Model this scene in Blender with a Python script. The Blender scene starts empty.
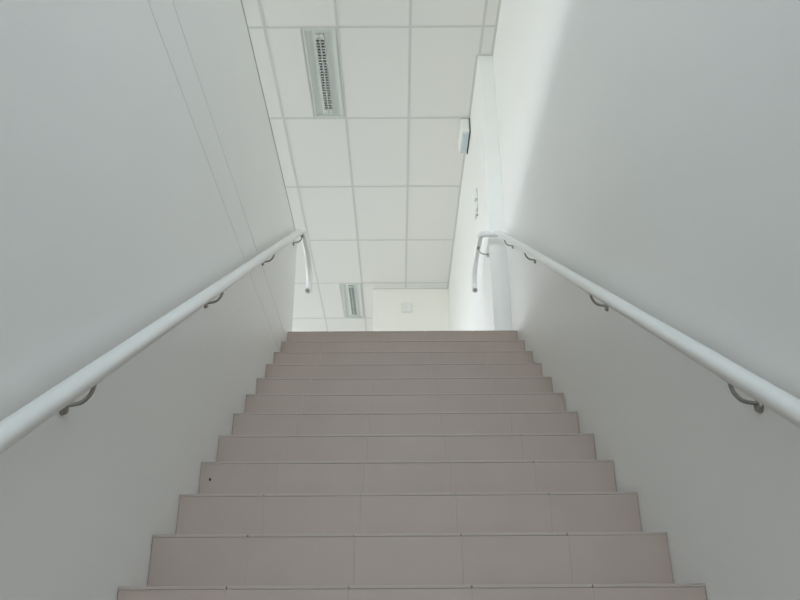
import bpy, bmesh, math, random
from mathutils import Vector, Matrix

random.seed(4)
S = bpy.context.scene
C = S.collection

# ------------------------------------------------------------------ dimensions (metres; camera eye is the origin)
XL, XR = -0.779, 0.821            # faces of the two walls beside the stairs
XS = 0.693                        # face of the upper wall past the jog
YJ = 5.415                        # where the right wall jogs inwards
RISE, RUN = 0.1762, 0.2596
Y0, Z0 = 5.174, 2.153             # top nosing / upper landing level
NSTEP = 20
ZF = Z0 - NSTEP * RISE            # lower floor
ZC = 4.816                        # suspended ceiling
YB = -1.60                        # rear wall
YE = 10.06                        # cream end wall
YFAR = 14.2
XO = -6.20                        # outer wall with the windows
PAR_TOP, PAR_END = 3.015, 5.405    # parapet on the left

# ------------------------------------------------------------------ materials
def nodes_of(name):
    m = bpy.data.materials.new(name); m.use_nodes = True
    nt = m.node_tree
    return m, nt, nt.nodes['Principled BSDF']

def mat(name, col, rough=0.6, metal=0.0, spec=0.5, var=0.0, vscale=3.0, bump=0.0, bscale=200.0, coat=0.0):
    m, nt, p = nodes_of(name)
    p.inputs['Roughness'].default_value = rough
    p.inputs['Metallic'].default_value = metal
    p.inputs['Specular IOR Level'].default_value = spec
    p.inputs['Coat Weight'].default_value = coat
    tc = nt.nodes.new('ShaderNodeTexCoord')
    n = nt.nodes.new('ShaderNodeTexNoise')
    n.inputs['Scale'].default_value = vscale; n.inputs['Detail'].default_value = 5
    nt.links.new(tc.outputs['Object'], n.inputs['Vector'])
    r = nt.nodes.new('ShaderNodeValToRGB')
    r.color_ramp.elements[0].position = 0.3; r.color_ramp.elements[1].position = 0.7
    r.color_ramp.elements[0].color = tuple(c * (1 - var) for c in col) + (1,)
    r.color_ramp.elements[1].color = tuple(min(1, c * (1 + var)) for c in col) + (1,)
    nt.links.new(n.outputs['Fac'], r.inputs['Fac'])
    nt.links.new(r.outputs['Color'], p.inputs['Base Color'])
    if bump:
        b = nt.nodes.new('ShaderNodeTexNoise'); b.inputs['Scale'].default_value = bscale; b.inputs['Detail'].default_value = 3
        nt.links.new(tc.outputs['Object'], b.inputs['Vector'])
        bp = nt.nodes.new('ShaderNodeBump'); bp.inputs['Strength'].default_value = bump; bp.inputs['Distance'].default_value = 0.002
        nt.links.new(b.outputs['Fac'], bp.inputs['Height'])
        nt.links.new(bp.outputs['Normal'], p.inputs['Normal'])
    return m

M = {}
M['wall'] = mat('off_white_wall_paint', (0.842, 0.845, 0.828), 0.42, spec=0.4, var=0.010, vscale=1.4, bump=0.06, bscale=240)
M['cream'] = mat('cream_wall_paint', (0.92, 0.905, 0.855), 0.6, spec=0.3, var=0.008)
M['tile_c'] = mat('mineral_fibre_tile', (0.815, 0.815, 0.79), 0.9, spec=0.2, var=0.012, vscale=60, bump=0.25, bscale=500)
M['grid'] = mat('enamelled_grid_metal', (0.645, 0.65, 0.63), 0.5, spec=0.4)
M['stair'] = mat('pinkish_stoneware', (0.412, 0.336, 0.290), 0.45, spec=0.4, var=0.035, vscale=5, bump=0.05, bscale=300)
M['hall'] = mat('pale_hall_floor', (0.57, 0.56, 0.54), 0.4, spec=0.4, var=0.03)
M['edge'] = mat('stoneware_edge', (0.405, 0.342, 0.298), 0.5, var=0.02, vscale=9)
M['grout'] = mat('grey_pink_grout', (0.405, 0.35, 0.308), 0.85, spec=0.2, var=0.03, vscale=14)
M['concrete'] = mat('concrete', (0.42, 0.41, 0.39), 0.9, var=0.05)
M['rail'] = mat('white_enamelled_rail', (0.78, 0.785, 0.77), 0.30, spec=0.5, var=0.006, coat=0.2)
M['steel'] = mat('brushed_steel', (0.36, 0.345, 0.325), 0.38, metal=0.85, var=0.05, vscale=40)
M['capgrey'] = mat('grey_plastic_cap', (0.30, 0.30, 0.29), 0.55, var=0.03, vscale=40)
M['lumi'] = mat('pale_sheet_metal', (0.64, 0.685, 0.65), 0.60, spec=0.3, var=0.008)
M['louvre'] = mat('bright_louvre_metal', (0.62, 0.66, 0.64), 0.25, metal=0.8, var=0.02, vscale=20)
M['recess'] = mat('lamp_recess_metal', (0.62, 0.65, 0.63), 0.4, metal=0.2, var=0.03, vscale=20)
M['lamp'] = mat('unlit_lamp_glass', (0.82, 0.84, 0.82), 0.2, spec=0.5)
M['white_pl'] = mat('white_plastic', (0.83, 0.84, 0.82), 0.35, spec=0.5, var=0.005)
M['diffuser'] = mat('pale_blue_diffuser', (0.66, 0.74, 0.77), 0.22, spec=0.6, var=0.01, vscale=30)
M['dark_pl'] = mat('dark_grey_plastic', (0.10, 0.105, 0.105), 0.5, var=0.03, vscale=30)
M['top_strip'] = mat('grey_brown_strip', (0.36, 0.33, 0.29), 0.6, var=0.04, vscale=20)
M['frame'] = mat('white_window_frame', (0.80, 0.80, 0.78), 0.4, var=0.005)
M['chip'] = mat('dark_chip', (0.03, 0.03, 0.03), 0.8, var=0.05)

gm = bpy.data.materials.new('clear_pane'); gm.use_nodes = True
nt = gm.node_tree; nt.nodes.clear()
o_ = nt.nodes.new('ShaderNodeOutputMaterial'); mx = nt.nodes.new('ShaderNodeMixShader')
tr = nt.nodes.new('ShaderNodeBsdfTransparent'); gl = nt.nodes.new('ShaderNodeBsdfGlossy')
fr = nt.nodes.new('ShaderNodeFresnel'); fr.inputs['IOR'].default_value = 1.45
tr.inputs['Color'].default_value = (0.95, 0.95, 0.95, 1); gl.inputs['Roughness'].default_value = 0.02
nt.links.new(fr.outputs['Fac'], mx.inputs['Fac']); nt.links.new(tr.outputs[0], mx.inputs[1])
nt.links.new(gl.outputs[0], mx.inputs[2]); nt.links.new(mx.outputs[0], o_.inputs['Surface'])
M['glass'] = gm

# ------------------------------------------------------------------ mesh helpers
def box(bm, x0, x1, y0, y1, z0, z1, mi=0, bev=0.0, seg=2):
    r = bmesh.ops.create_cube(bm, size=1.0)
    for v in r['verts']:
        v.co = Vector((x0 + (v.co.x + .5) * (x1 - x0), y0 + (v.co.y + .5) * (y1 - y0), z0 + (v.co.z + .5) * (z1 - z0)))
    faces = {f for v in r['verts'] for f in v.link_faces}
    for f in faces: f.material_index = mi
    if bev:
        edges = list({e for v in r['verts'] for e in v.link_edges})
        rb = bmesh.ops.bevel(bm, geom=edges, offset=bev, segments=seg, profile=0.5, affect='EDGES')
        for f in rb['faces']: f.material_index = mi
    return faces

def prism(bm, pts, axis, a0, a1, mi=0):
    """polygon pts (u, v) extruded along axis 'x', 'y' or 'z'."""
    def co(u, v, a):
        return {'x': (a, u, v), 'y': (u, a, v), 'z': (u, v, a)}[axis]
    A = [bm.verts.new(co(u, v, a0)) for u, v in pts]
    B = [bm.verts.new(co(u, v, a1)) for u, v in pts]
    n = len(pts)
    fs = [bm.faces.new(A), bm.faces.new(list(reversed(B)))]
    for i in range(n):
        fs.append(bm.faces.new((A[i], B[i], B[(i + 1) % n], A[(i + 1) % n])))
    for f in fs: f.material_index = mi
    bmesh.ops.recalc_face_normals(bm, faces=fs)

def smooth_path(pts, n=8):
    P = [Vector(p) for p in pts]
    out = []
    for i in range(len(P) - 1):
        p0 = P[i - 1] if i else P[0] * 2 - P[1]
        p1, p2 = P[i], P[i + 1]
        p3 = P[i + 2] if i + 2 < len(P) else P[-1] * 2 - P[-2]
        for k in range(n):
            t = k / n
            out.append(0.5 * ((2 * p1) + (p2 - p0) * t + (2 * p0 - 5 * p1 + 4 * p2 - p3) * t * t + (3 * p1 - p0 - 3 * p2 + p3) * t ** 3))
    out.append(P[-1])
    return out

def tube(bm, path, r, seg=20, cap=True, mi=0):
    P = [Vector(p) for p in path]
    rings = []
    t = (P[1] - P[0]).normalized()
    up = Vector((0, 0, 1)) if abs(t.z) < 0.9 else Vector((1, 0, 0))
    n = (up - t * up.dot(t)).normalized()
    for i, p in enumerate(P):
        a = P[max(i - 1, 0)]; b = P[min(i + 1, len(P) - 1)]
        t2 = (b - a).normalized()
        n = (n - t2 * n.dot(t2)).normalized()
        bn = t2.cross(n)
        rings.append([bm.verts.new(p + (n * math.cos(2 * math.pi * k / seg) + bn * math.sin(2 * math.pi * k / seg)) * r) for k in range(seg)])
    for A, B in zip(rings, rings[1:]):
        for k in range(seg):
            f = bm.faces.new((A[k], A[(k + 1) % seg], B[(k + 1) % seg], B[k])); f.smooth = True; f.material_index = mi
    if cap:
        bm.faces.new(list(reversed(rings[0]))).material_index = mi
        bm.faces.new(rings[-1]).material_index = mi

def disc(bm, centre, axis, r, h, bev=0.0, seg=24):
    rot = Vector((0, 0, 1)).rotation_difference(Vector(axis)).to_matrix().to_4x4()
    res = bmesh.ops.create_cone(bm, cap_ends=True, segments=seg, radius1=r, radius2=r * (0.8 if bev else 1), depth=h,
                                matrix=Matrix.Translation(Vector(centre)) @ rot)
    for f in {f for v in res['verts'] for f in v.link_faces}:
        if len(f.verts) == 4: f.smooth = True

def obj(name, bm, mats, parent=None, origin=None):
    """link the bmesh as one object; world coordinates are kept, the origin moves to `origin`."""
    me = bpy.data.meshes.new(name)
    bm.normal_update()
    if parent is not None and origin is None: origin = parent_world(parent)
    o0 = Vector(origin) if origin is not None else Vector((0, 0, 0))
    for v in bm.verts: v.co -= o0
    bm.to_mesh(me); bm.free()
    for m in (mats if isinstance(mats, (list, tuple)) else [mats]): me.materials.append(m)
    o = bpy.data.objects.new(name, me); C.objects.link(o)
    if parent is not None:
        o.parent = parent; o.location = o0 - parent_world(parent)
    else:
        o.location = o0
    return o

def parent_world(p):
    w = Vector((0, 0, 0))
    while p is not None:
        w += p.location; p = p.parent
    return w

def tag(o, label, cat, group=None):
    o['label'] = label; o['category'] = cat
    if group: o['group'] = group
    return o

def thing(name, loc, label, cat, group=None):
    o = bpy.data.objects.new(name, None); C.objects.link(o)
    o.location = loc; o.empty_display_size = 0.1
    return tag(o, label, cat, group)

def struct(name, bm, mats, label=None, cat=None):
    o = obj(name, bm, mats); o['kind'] = 'structure'
    if label: o['label'] = label
    if cat: o['category'] = cat
    return o

def wall_holes(bm, axis, p0, p1, a0, a1, z0, z1, holes):
    """solid wall between p0 and p1 (thickness) along axis from a0 to a1 with rectangular holes (a0,a1,z0,z1)."""
    def b(u0, u1, w0, w1):
        if u1 - u0 < 1e-6 or w1 - w0 < 1e-6: return
        if axis == 'y': box(bm, p0, p1, u0, u1, w0, w1)
        else: box(bm, u0, u1, p0, p1, w0, w1)
    cuts = sorted({a0, a1} | {h[0] for h in holes} | {h[1] for h in holes})
    for u0, u1 in zip(cuts, cuts[1:]):
        z = z0
        for h in sorted((h for h in holes if h[0] <= u0 + 1e-6 and h[1] >= u1 - 1e-6), key=lambda h: h[2]):
            b(u0, u1, z, h[2]); z = h[3]
        b(u0, u1, z, z1)

# ------------------------------------------------------------------ the setting
TOP = 5.15
bm = bmesh.new()                                    # right wall, then the part that jogs inwards near the top of the stairs
box(bm, XR, 1.05, YB, YJ, ZF, TOP)
struct('wall_right', bm, M['wall'], 'white painted wall to the right of the stairs', 'wall')
bm = bmesh.new()
box(bm, XS, 1.05, YJ, YFAR, Z0 - .30, TOP)
vert = [e for e in bm.edges if abs(e.verts[0].co.z - e.verts[1].co.z) > 1 and abs(e.verts[0].co.x - XS) < .01 and abs(e.verts[0].co.y - YJ) < .01]
bmesh.ops.bevel(bm, geom=vert, offset=0.006, segments=2, affect='EDGES', profile=0.5)
struct('wall_right_upper', bm, M['wall'], 'white hall wall stepping inwards past the top of the right handrail', 'wall')

bm = bmesh.new()                                    # left wall rising to a parapet; two thin horizontal joints
g = 0.0042
pr = [(-0.899, ZF), (XL, ZF)]
for zg in (1.884, 2.090):
    pr += [(XL, zg - g / 2), (XL - .008, zg - g / 2), (XL - .008, zg + g / 2), (XL, zg + g / 2)]
pr += [(XL, PAR_TOP), (-0.899, PAR_TOP)]
prism(bm, pr, 'y', YB, PAR_END)
struct('wall_left', bm, M['wall'], 'white wall and parapet to the left of the stairs with two thin joints', 'wall')
bm = bmesh.new()
box(bm, -0.903, XL + 0.003, YB, PAR_END + 0.003, PAR_TOP, PAR_TOP + 0.006)  # thin strip that draws a dark line along the parapet's top edge
struct('trim_1', bm, M['top_strip'], 'thin grey-brown strip along the top of the left parapet', 'trim')

bm = bmesh.new()                                    # upper floor: landing, hall, gallery left of the parapet
box(bm, XO, 1.0, Y0 + RUN, YFAR, Z0 - .22, Z0)
box(bm, XO, -0.899, YB, Y0 + RUN, Z0 - .22, Z0)
struct('floor_upper', bm, M['hall'])
bm = bmesh.new()
box(bm, -0.899, 1.0, YB, Y0 - (NSTEP - 1) * RUN + .012, ZF - .15, ZF)
struct('floor_lower', bm, M['stair'])

bm = bmesh.new()                                    # cream end wall of the hall, with a passage to its left
box(bm, -0.346, XS, YE, YE + .16, Z0, TOP)
struct('wall_end', bm, M['cream'], 'cream end wall beyond the top of the stairs', 'wall')
bm = bmesh.new()
FAR_HOLES = [(-0.1, 0.6, Z0 + .9, Z0 + 2.4), (-5.8, -1.7, Z0 + .3, Z0 + 2.4)]  # unseen far windows, put in to brighten the ceiling at the hall's end
wall_holes(bm, 'x', YFAR, YFAR + .2, XO, 1.05, Z0 - .22, TOP, FAR_HOLES)
struct('wall_far', bm, M['wall'])
OUT_HOLES = [(0.3 + 2.3 * k, 2.2 + 2.3 * k, Z0 + .15, Z0 + (1.66 if k < 3 else 1.85)) for k in range(6)]
bm = bmesh.new()
wall_holes(bm, 'y', XO - .25, XO, YB, YFAR, Z0 - .22, TOP, OUT_HOLES)
struct('wall_outer', bm, M['wall'])
BACK_HOLES = [(-0.60, 0.70, ZF + .9, ZF + 2.2), (-0.70, 0.74, Z0 - .1, Z0 + 2.4)]
GAL = (-5.8, -2.0, Z0 + .4, Z0 + 2.45)  # unseen gallery window, put in to brighten the jog face
bm = bmesh.new()
wall_holes(bm, 'x', YB - .2, YB, -0.899, 1.05, ZF - .15, TOP, BACK_HOLES)
wall_holes(bm, 'x', YB - .2, YB, XO, -0.899, Z0 - .22, TOP, [GAL])
struct('wall_back', bm, M['wall'])
bm = bmesh.new()
box(bm, XO - .25, 1.05, YB - .2, YFAR + .2, TOP, TOP + .2)  # unseen slab added above the panels to keep the hall light-tight
struct('ceiling_light_block', bm, M['concrete'])

# unseen windows that let the daylight in; gallery and far ones added for it
def window(name, axis, p, a0, a1, z0, z1, bars=1):
    bm = bmesh.new(); w = .05
    def b(u0, u1, w0, w1, d=.035):
        if axis == 'y': box(bm, p - d, p + d, u0, u1, w0, w1)
        else: box(bm, u0, u1, p - d, p + d, w0, w1)
    b(a0, a0 + w, z0, z1); b(a1 - w, a1, z0, z1); b(a0 + w, a1 - w, z0, z0 + w); b(a0 + w, a1 - w, z1 - w, z1)
    for k in range(bars):
        c = a0 + (a1 - a0) * (k + 1) / (bars + 1); b(c - w / 2, c + w / 2, z0 + w, z1 - w)
    f = struct(name, bm, M['frame'])
    bm = bmesh.new()
    if axis == 'y': box(bm, p - .004, p + .004, a0 + .03, a1 - .03, z0 + .03, z1 - .03)
    else: box(bm, a0 + .03, a1 - .03, p - .004, p + .004, z0 + .03, z1 - .03)
    obj('pane', bm, M['glass'], f)
    return f

def portal(loc, rot, sx, sy):
    l = bpy.data.lights.new('daylight_portal', 'AREA'); l.shape = 'RECTANGLE'; l.size = sx; l.size_y = sy
    l.cycles.is_portal = True
    o = bpy.data.objects.new('daylight_portal', l); C.objects.link(o)
    o.location = loc; o.rotation_euler = rot
    return o

n = 1
H = math.pi / 2
for a0, a1, z0, z1 in OUT_HOLES:
    window('window_%d' % n, 'y', XO - .10, a0, a1, z0, z1); n += 1
    portal((XO - .2, (a0 + a1) / 2, (z0 + z1) / 2), (0, -H, 0), z1 - z0, a1 - a0)
for a0, a1, z0, z1 in FAR_HOLES:
    window('window_%d' % n, 'x', YFAR + .10, a0, a1, z0, z1); n += 1
    portal(((a0 + a1) / 2, YFAR + .17, (z0 + z1) / 2), (-H, 0, 0), a1 - a0, z1 - z0)
a0, a1, z0, z1 = BACK_HOLES[1]
window('window_%d' % n, 'x', YB - .10, a0, a1, z0, z1)
portal(((a0 + a1) / 2, YB - .17, (z0 + z1) / 2), (H, 0, 0), a1 - a0, z1 - z0)
a0, a1, z0, z1 = GAL
window('window_%d' % (n + 2), 'x', YB - .10, a0, a1, z0, z1, 3)
portal(((a0 + a1) / 2, YB - .17, (z0 + z1) / 2), (H, 0, 0), a1 - a0, z1 - z0)
a0, a1, z0, z1 = BACK_HOLES[0]
d = window('window_%d' % (n + 1), 'x', YB - .10, a0, a1, z0, z1)
portal(((a0 + a1) / 2, YB - .17, (z0 + z1) / 2), (H, 0, 0), a1 - a0, z1 - z0)

# ------------------------------------------------------------------ suspended ceiling: 600 x 1200 panels in an exposed grid
GX = [-1.095 + .6 * k for k in range(-9, 4)]        # lines running up the hall (the last one is the right wall)
GX = [x for x in GX if x > XO] + []
GY = [5.068 + 1.2 * k for k in range(-6, 8)]
LUM = [(-0.795, -0.495, 5.068, 6.268), (-0.795, -0.495, 9.868, 11.068)]
bm = bmesh.new()
xs = [XO] + GX + [XR + .02]; ys = [YB] + [y for y in GY if YB < y < YFAR] + [YFAR]
for x0, x1 in zip(xs, xs[1:]):
    for y0, y1 in zip(ys, ys[1:]):
        lum = next((L for L in LUM if abs(L[1] - x1) < .06 and abs(L[2] - y0) < .01), None)
        xe = lum[0] if lum else x1
        box(bm, x0 + .004, xe - .004, y0 + .004, y1 - .004, ZC + .003, ZC + .022)
struct('ceiling', bm, M['tile_c'], 'white suspended ceiling of mineral panels', 'ceiling')
bm = bmesh.new()
hw = .0110
for x in GX:
    box(bm, x - hw, x + hw, YB, YFAR, ZC, ZC + .0028)
for y in ys[1:-1]:
    for x0, x1 in zip(xs, xs[1:]):
        box(bm, x0 + hw, x1 - hw, y - hw, y + hw, ZC, ZC + .0028)
for L in LUM:
    box(bm, L[0] - hw, L[0] - .001, L[2] + hw, L[3] - hw, ZC, ZC + .0028)
box(bm, XR - .020, XR, YB, YJ, ZC - .001, ZC + .0028)             # wall angle on the right
box(bm, XS - .012, XR - .02, YJ - .018, YJ, ZC - .001, ZC + .0028)
box(bm, XS - .018, XS, YJ, YFAR, ZC - .001, ZC + .0028)
box(bm, -0.346, XS, YE - .02, YE, ZC - .001, ZC + .0028)
struct('trim_2', bm, M['grid'], 'exposed metal grid between the ceiling panels', 'trim')

def luminaire(L, label):
    x0, x1, y0, y1 = L
    xc, yc = (x0 + x1) / 2, (y0 + y1) / 2
    t = thing('ceiling_light', (xc, yc, ZC), label, 'ceiling light', 'recessed strip lights in the ceiling')
    zb = ZC + .004
    bm = bmesh.new()                                # outer lip
    e0, e1 = .002, .020
    a, b, c, d = x0 + .003, x1 - .014, y0 + .012, y1 - .012
    for q in ((a, a + .022, c, d), (b - .022, b, c, d), (a + .022, b - .022, c, c + .022), (a + .022, b - .022, d - .022, d)):
        box(bm, *q, zb - .006, zb + .07, bev=.0015)
    obj('frame', bm, M['lumi'], t)
    sx, sy = .040, .520                             # half size of the louvred slot
    xi0, xi1, yi0, yi1 = a + .022, b - .022, c + .022, d - .022
    mx_ = (xi0 + xi1) / 2
    bm = bmesh.new()                                # two gently dished side reflectors and the end plates
    zr = zb + .016
    for s in (-1, 1):
        xa, xb = (xi0, mx_ - sx) if s < 0 else (mx_ + sx, xi1)
        N = 8; top = []
        prof = []
        for k in range(N + 1):
            u = k / N
            prof.append((xa + (xb - xa) * u, zr - .012 * (1 - (math.sin(math.pi * u)))))
        prof += [(xb, zr + .01), (xa, zr + .01)]
        prism(bm, prof, 'y', yi0, yi1)
    box(bm, mx_ - sx, mx_ + sx, yi0, yc - sy, zr - .012, zr + .01)
    box(bm, mx_ - sx, mx_ + sx, yc + sy, yi1, zr - .012, zr + .01)
    obj('reflector', bm, M['lumi'], t)
    bm = bmesh.new()                                # recess over the lamp
    box(bm, mx_ - sx, mx_ - sx + .002, yc - sy, yc + sy, zr, zb + .07)
    box(bm, mx_ + sx - .002, mx_ + sx, yc - sy, yc + sy, zr, zb + .07)
    box(bm, mx_ - sx, mx_ + sx, yc - sy, yc + sy, zb + .066, zb + .07)
    obj('lamp_recess', bm, M['recess'], t)
    bm = bmesh.new()                                # louvre: rails, spine, cross blades
    z0, z1 = zb - .004, zb + .020
    for u in (-sx, sx - .008): box(bm, mx_ + u, mx_ + u + .008, yc - sy, yc + sy, z0, z1)
    box(bm, mx_ - .006, mx_ + .006, yc - sy, yc + sy, z0, z1)
    k = 0
    yy = yc - .46
    while yy < yc + .461:
        box(bm, mx_ - sx + .008, mx_ - .006, yy - .008, yy + .008, z0 + .002, z1)
        box(bm, mx_ + .006, mx_ + sx - .008, yy - .008, yy + .008, z0 + .002, z1)
        yy += .0354
    lv = obj('louvre', bm, M['louvre'], t)
    bm = bmesh.new()
    for s in (-1, 1): tube(bm, [(mx_ + s * .0215, yc - .46, zb + .042), (mx_ + s * .0215, yc + .46, zb + .042)], .008, 12)
    obj('lamp', bm, M['lamp'], t)
    for s in (-1, 1):
        bm = bmesh.new()
        ya, yb_ = sorted((yc + s * .475, yc + s * .515))
        box(bm, mx_ - .036, mx_ - .006, ya, yb_, zb - .010, zb + .03, bev=.003)
        box(bm, mx_ + .006, mx_ + .036, ya, yb_, zb - .010, zb + .03, bev=.003)
        e = obj('lamp_holder', bm, M['lumi'], t)
    return t

luminaire(LUM[0], 'white recessed strip light above the stairs with twin dark louvre strip, the nearer and larger')
luminaire(LUM[1], 'distant recessed strip light in the ceiling beside the cream end wall, the smaller')

# ------------------------------------------------------------------ staircase
stairs = thing('staircase', (0.02, Y0 - (NSTEP - 1) * RUN, ZF), 'straight flight of pinkish-grey tiled stairs between two white walls', 'staircase')
JX = [-0.484, -0.148, 0.182, 0.510]
SX0, SX1 = XL + .0015, XR - .0015
gt = .0014
rng = random.Random(7)
for k in range(NSTEP):
    yk, zk = Y0 - k * RUN, Z0 - k * RISE
    zn = zk - RISE
    top = k == 0
    bm = bmesh.new()
    box(bm, SX0, SX1, yk + .0107, yk + RUN + (.0 if top else .0105), zk - .20 if k < NSTEP - 1 else zn, zk - .0087)
    box(bm, SX0, SX1, yk + .0006, yk + .0107, zn + .001, zk - .0087)       # grout bed seen in the joints
    st = obj('step', bm, [M['grout']], stairs)
    e = [SX0] + [x + rng.uniform(-.004, .004) for x in JX] + [SX1]
    bm = bmesh.new()
    for x0, x1 in zip(e, e[1:]):
        a = x0 if x0 == SX0 else x0 + gt; b = x1 if x1 == SX1 else x1 - gt
        box(bm, a, b, yk, yk + .0105, zn + .0022, zk - .0100, bev=.0006, seg=1)
    obj('riser', bm, [M['stair']], st)
    bm = bmesh.new()
    off = rng.uniform(-.004, .004)
    for x0, x1 in zip(e, e[1:]):
        a = x0 if x0 == SX0 else x0 + off + gt; b = x1 if x1 == SX1 else x1 + off - gt
        fs = box(bm, a, b, yk - .0015, yk + RUN - (.001), zk - .0085, zk, bev=.0012, seg=2)
    for f in bm.faces:
        if f.calc_center_median().y < yk + .001: f.material_index = 1
    obj('tread', bm, [M['stair'], M['edge']], st)
    if k == 8:
        bm = bmesh.new()
        bmesh.ops.create_uvsphere(bm, u_segments=10, v_segments=6, radius=.0055,
                                  matrix=Matrix.Translation((-0.738, yk, zk - .068)) @ Matrix.Diagonal((.8, .25, 1.2, 1)))
        o = obj('chip', bm, M['chip'], st); o['label'] = 'small dark chip in the riser near the left wall'

# ------------------------------------------------------------------ handrails
RR = .0238
def bracket(t, xr, xw, y, zr, label=None):
    """steel arm from under the rail at (xr, y, zr) curving to the wall face xw."""
    s = 1 if xw > xr else -1
    zb = zr - RR * 1.12
    span = abs(xw - xr)
    pts = [(xr, y, zb + .012), (xr, y, zb - .010), (xr + s * span * .10, y, zb - .030), (xr + s * span * .34, y, zb - .047),
           (xr + s * span * .68, y, zb - .053), (xr + s * (span - .009), y, zb - .054)]
    bm = bmesh.new()
    tube(bm, smooth_path(pts, 6), .0050, 12)
    b = obj('bracket', bm, M['steel'], t)
    bm = bmesh.new()
    disc(bm, (xw - s * .0055, y, zb - .061), (-s, 0, 0), .0165, .010, bev=.003)
    obj('mounting_plate', bm, M['steel'], b)
    bm = bmesh.new()
    box(bm, xr - .010, xr + .010, y - .020, y + .020, zb - .001, zb + .004)
    for v in bm.verts: v.co.z += (v.co.y - y) * (.677 if y < 5.15 else 0)
    obj('saddle', bm, M['steel'], b)

# left
xl = -0.714
zl = lambda y: .378 + .682 * (y - 1.386)
t = thing('handrail', (xl, 0.30, zl(0.30)), 'white tubular handrail on the left wall on steel hook brackets', 'handrail', 'white handrails beside the stairs')
path = [(xl, .30, zl(.30))] + [(xl, y, zl(y)) for y in (1.3, 2.6, 3.9, 4.7, 5.02)]
bend = smooth_path([(xl, 4.7, zl(4.7)), (xl, 5.02, zl(5.02)), (xl, 5.10, zl(5.10) - .003), (xl, 5.18, 2.951), (xl, 5.26, 2.970), (xl, 5.40, 2.973), (xl, 5.55, 2.969),
                    (xl, 5.67, 2.940), (xl, 5.75, 2.872), (xl, 5.775, 2.800), (xl, 5.745, 2.740), (xl, 5.68, 2.710)], 6)
bm = bmesh.new(); tube(bm, path[:5] + bend[7:], RR, 24)
obj('rail', bm, M['rail'], t)
bm = bmesh.new(); disc(bm, (xl, 5.675, 2.708), (0, -.90, -.42), .016, .012)
o = obj('end_cap', bm, M['capgrey'], t); o['label'] = 'grey end cap'
for y in (0.62, 1.765, 2.91, 4.05):
    bracket(t, xl, XL, y, zl(y))
bracket(t, xl, XL, 5.200, 2.952)

# right: up the wall, round the jog and on along the upper wall
xr, xq = 0.760, 0.617
zr = lambda y: .448 + .672 * (y - 1.502)
t = thing('handrail', (xr, 0.30, zr(0.30)), 'white tubular handrail on the right wall, stepping round the jog at the top', 'handrail', 'white handrails beside the stairs')
path = [(xr, .30, zr(.30))] + [(xr, y, zr(y)) for y in (1.3, 2.6, 3.9, 4.8)]
bend = smooth_path([(xr, 4.8, zr(4.8)), (xr, 5.10, zr(5.10)), (xr, 5.20, zr(5.20) - .002), (xr - .008, 5.268, 2.982), (xr - .035, 5.310, 2.996),
                    (xr - .06, 5.315, 2.999), (xq + .035, 5.316, 3.000), (xq + .008, 5.325, 3.001), (xq, 5.36, 3.002), (xq, 5.45, 3.006), (xq, 5.68, 3.006),
                    (xq, 5.82, 2.985), (xq, 5.90, 2.935), (xq, 5.93, 2.880), (xq, 5.92, 2.835), (xq, 5.885, 2.805)], 6)
bm = bmesh.new(); tube(bm, path[:4] + bend[:], RR, 24)
obj('rail', bm, M['rail'], t)
bm = bmesh.new(); disc(bm, (xq, 5.881, 2.803), (0, -.85, -.52), .016, .012)
o = obj('end_cap', bm, M['capgrey'], t); o['label'] = 'grey end cap'
for y in (0.62, 1.787, 2.916, 4.306, 5.08):
    bracket(t, xr, XR, y, zr(y))
bracket(t, xq, XS, 5.50, 3.007)

# ------------------------------------------------------------------ small fixtures on the walls
t = thing('emergency_light', (XS, 6.50, ZC - .085), 'small pale box-shaped emergency light high on the right wall under the ceiling', 'emergency light')
y0, y1, zt, zb = 6.275, 6.635, ZC - .006, ZC - .158
bm = bmesh.new(); box(bm, XS - .012, XS - .0005, y0 - .004, y1 + .004, zb - .004, zt + .004, bev=.002)
obj('back_plate', bm, M['dark_pl'], t)
bm = bmesh.new()
prism(bm, [(XS - .012, zt), (XS - .080, zt), (XS - .090, zt - .012), (XS - .090, zb + .03), (XS - .080, zb), (XS - .012, zb)], 'y', y0, y1)
bmesh.ops.bevel(bm, geom=bm.edges[:], offset=.004, segments=2, affect='EDGES')
obj('housing', bm, M['white_pl'], t)
bm = bmesh.new()
box(bm, XS - .076, XS - .016, y0 + .012, y1 - .02, zb - .010, zb + .002, bev=.003)
for k in range(5):
    x = XS - .072 + k * .0115
    box(bm, x, x + .003, y0 + .024, y1 - .024, zb - .013, zb - .009)
o = obj('diffuser', bm, M['diffuser'], t); o['label'] = 'ribbed pale blue diffuser'

def wall_box(name, y, z, w, h, d, label, cat, m='white_pl'):
    t = thing(name, (XS, y, z), label, cat)
    bm = bmesh.new(); box(bm, XS - .006, XS - .0003, y - w / 2 - .003, y + w / 2 + .003, z - h / 2 - .003, z + h / 2 + .003)
    obj('back_plate', bm, M['lumi'], t)
    bm = bmesh.new(); box(bm, XS - d, XS - .006, y - w / 2, y + w / 2, z - h / 2, z + h / 2, bev=.004)
    obj('cover', bm, M[m], t)
    return t
t = wall_box('thermostat', 6.03, 3.795, .07, .10, .026, 'small white box on the right hall wall above the handrail, upper of two', 'thermostat')
t = wall_box('light_switch', 6.05, 3.690, .07, .075, .020, 'small white switch plate just below the white box on the right hall wall', 'switch')
bm = bmesh.new(); box(bm, XS - .025, XS - .019, 6.035, 6.065, 3.675, 3.705, bev=.002)
obj('rocker', bm, M['white_pl'], t)
t = thing('wall_hook', (XS, 6.06, 3.60), 'tiny grey hook on the right hall wall under the white switch plate', 'hook')
bm = bmesh.new(); disc(bm, (XS - .003, 6.06, 3.615), (-1, 0, 0), .011, .006)
obj('rosette', bm, M['steel'], t)
bm = bmesh.new()
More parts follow.
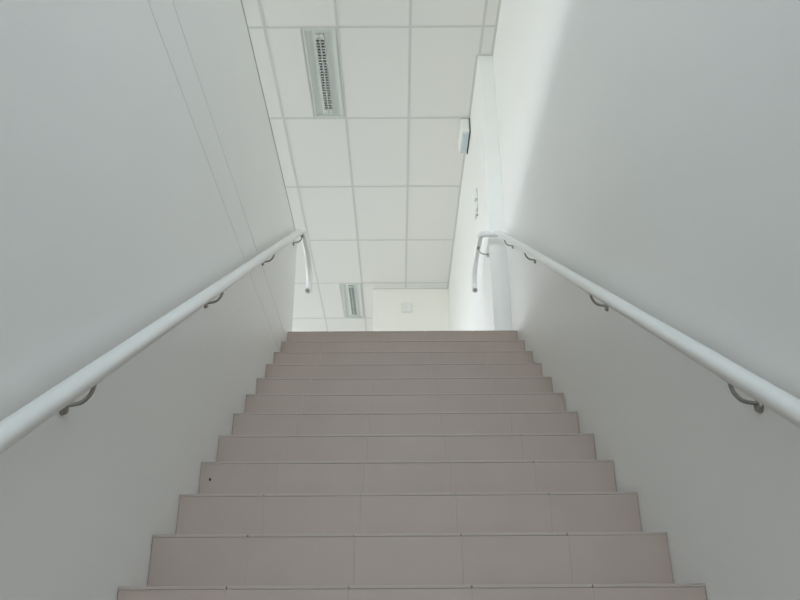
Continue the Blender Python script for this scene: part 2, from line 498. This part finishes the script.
tube(bm, smooth_path([(XS - .004, 6.06, 3.618), (XS - .014, 6.06, 3.612), (XS - .017, 6.06, 3.59), (XS - .024, 6.06, 3.574), (XS - .034, 6.06, 3.586)], 5), .0055, 10)
obj('prong', bm, M['louvre'], t)

t = thing('wall_box', (0.116, YE, 4.525), 'small square white box on the cream end wall', 'box')
bm = bmesh.new(); box(bm, 0.116 - .075, 0.116 + .075, YE - .008, YE - .0005, 4.450, 4.600, bev=.003)
obj('back_plate', bm, M['white_pl'], t)
bm = bmesh.new(); box(bm, 0.116 - .066, 0.116 + .066, YE - .050, YE - .008, 4.459, 4.591, bev=.016, seg=3)
obj('cover', bm, M['white_pl'], t)

# ------------------------------------------------------------------ daylight
w = bpy.data.worlds.new('sky'); S.world = w; w.use_nodes = True
nt = w.node_tree; bg = nt.nodes['Background']
tc = nt.nodes.new('ShaderNodeTexCoord'); sep = nt.nodes.new('ShaderNodeSeparateXYZ')
nt.links.new(tc.outputs['Generated'], sep.inputs[0])
mr = nt.nodes.new('ShaderNodeMapRange'); mr.inputs['From Min'].default_value = -0.25; mr.inputs['From Max'].default_value = 0.75
nt.links.new(sep.outputs['Z'], mr.inputs['Value'])
rp = nt.nodes.new('ShaderNodeValToRGB'); cr = rp.color_ramp
cr.elements[0].position = 0.0; cr.elements[0].color = (0.50, 0.50, 0.475, 1)
cr.elements[1].position = 1.0; cr.elements[1].color = (0.68, 0.80, 1.0, 1)
e = cr.elements.new(0.22); e.color = (0.58, 0.575, 0.55, 1)
e = cr.elements.new(0.29); e.color = (0.93, 0.95, 1.0, 1)
nt.links.new(mr.outputs['Result'], rp.inputs['Fac'])
my = nt.nodes.new('ShaderNodeMapRange'); my.inputs['From Min'].default_value = -0.6; my.inputs['From Max'].default_value = 0.2
nt.links.new(sep.outputs['Y'], my.inputs['Value'])
tint = nt.nodes.new('ShaderNodeMix'); tint.data_type = 'RGBA'               # the sky behind the building entrance is a deeper blue
tint.inputs['A'].default_value = (0.91, 1.0, 1.03, 1); tint.inputs['B'].default_value = (1, 1, 1, 1)
nt.links.new(my.outputs['Result'], tint.inputs['Factor'])
mul = nt.nodes.new('ShaderNodeMix'); mul.data_type = 'RGBA'; mul.blend_type = 'MULTIPLY'; mul.inputs['Factor'].default_value = 1.0
nt.links.new(rp.outputs['Color'], mul.inputs['A']); nt.links.new(tint.outputs['Result'], mul.inputs['B'])
nt.links.new(mul.outputs['Result'], bg.inputs['Color'])
bg.inputs['Strength'].default_value = 10.8

# ------------------------------------------------------------------ camera and view
cam = bpy.data.cameras.new('camera'); co = bpy.data.objects.new('camera', cam); C.objects.link(co)
F = 805.0
cam.sensor_width = 36; cam.lens = 36 * F / 800
cam.clip_start = 0.05
cam.shift_x = 2.9 / 800
pitch = math.atan2(372, F)
co.matrix_world = Matrix.Translation((-0.015, 0, 0)) @ Matrix.Rotation(math.pi / 2 + pitch, 4, 'X') @ Matrix.Rotation(math.radians(-0.30), 4, 'Z')
S.camera = co
vs = S.view_settings
vs.view_transform = 'Standard'; vs.look = 'None'; vs.exposure = 0.0; vs.gamma = 1.0; vs.use_curve_mapping = False
S.cycles.max_bounces = 16; S.cycles.diffuse_bounces = 12; S.cycles.glossy_bounces = 6; S.cycles.transparent_max_bounces = 12
S.cycles.use_denoising = True
S.cycles.caustics_reflective = False; S.cycles.caustics_refractive = False
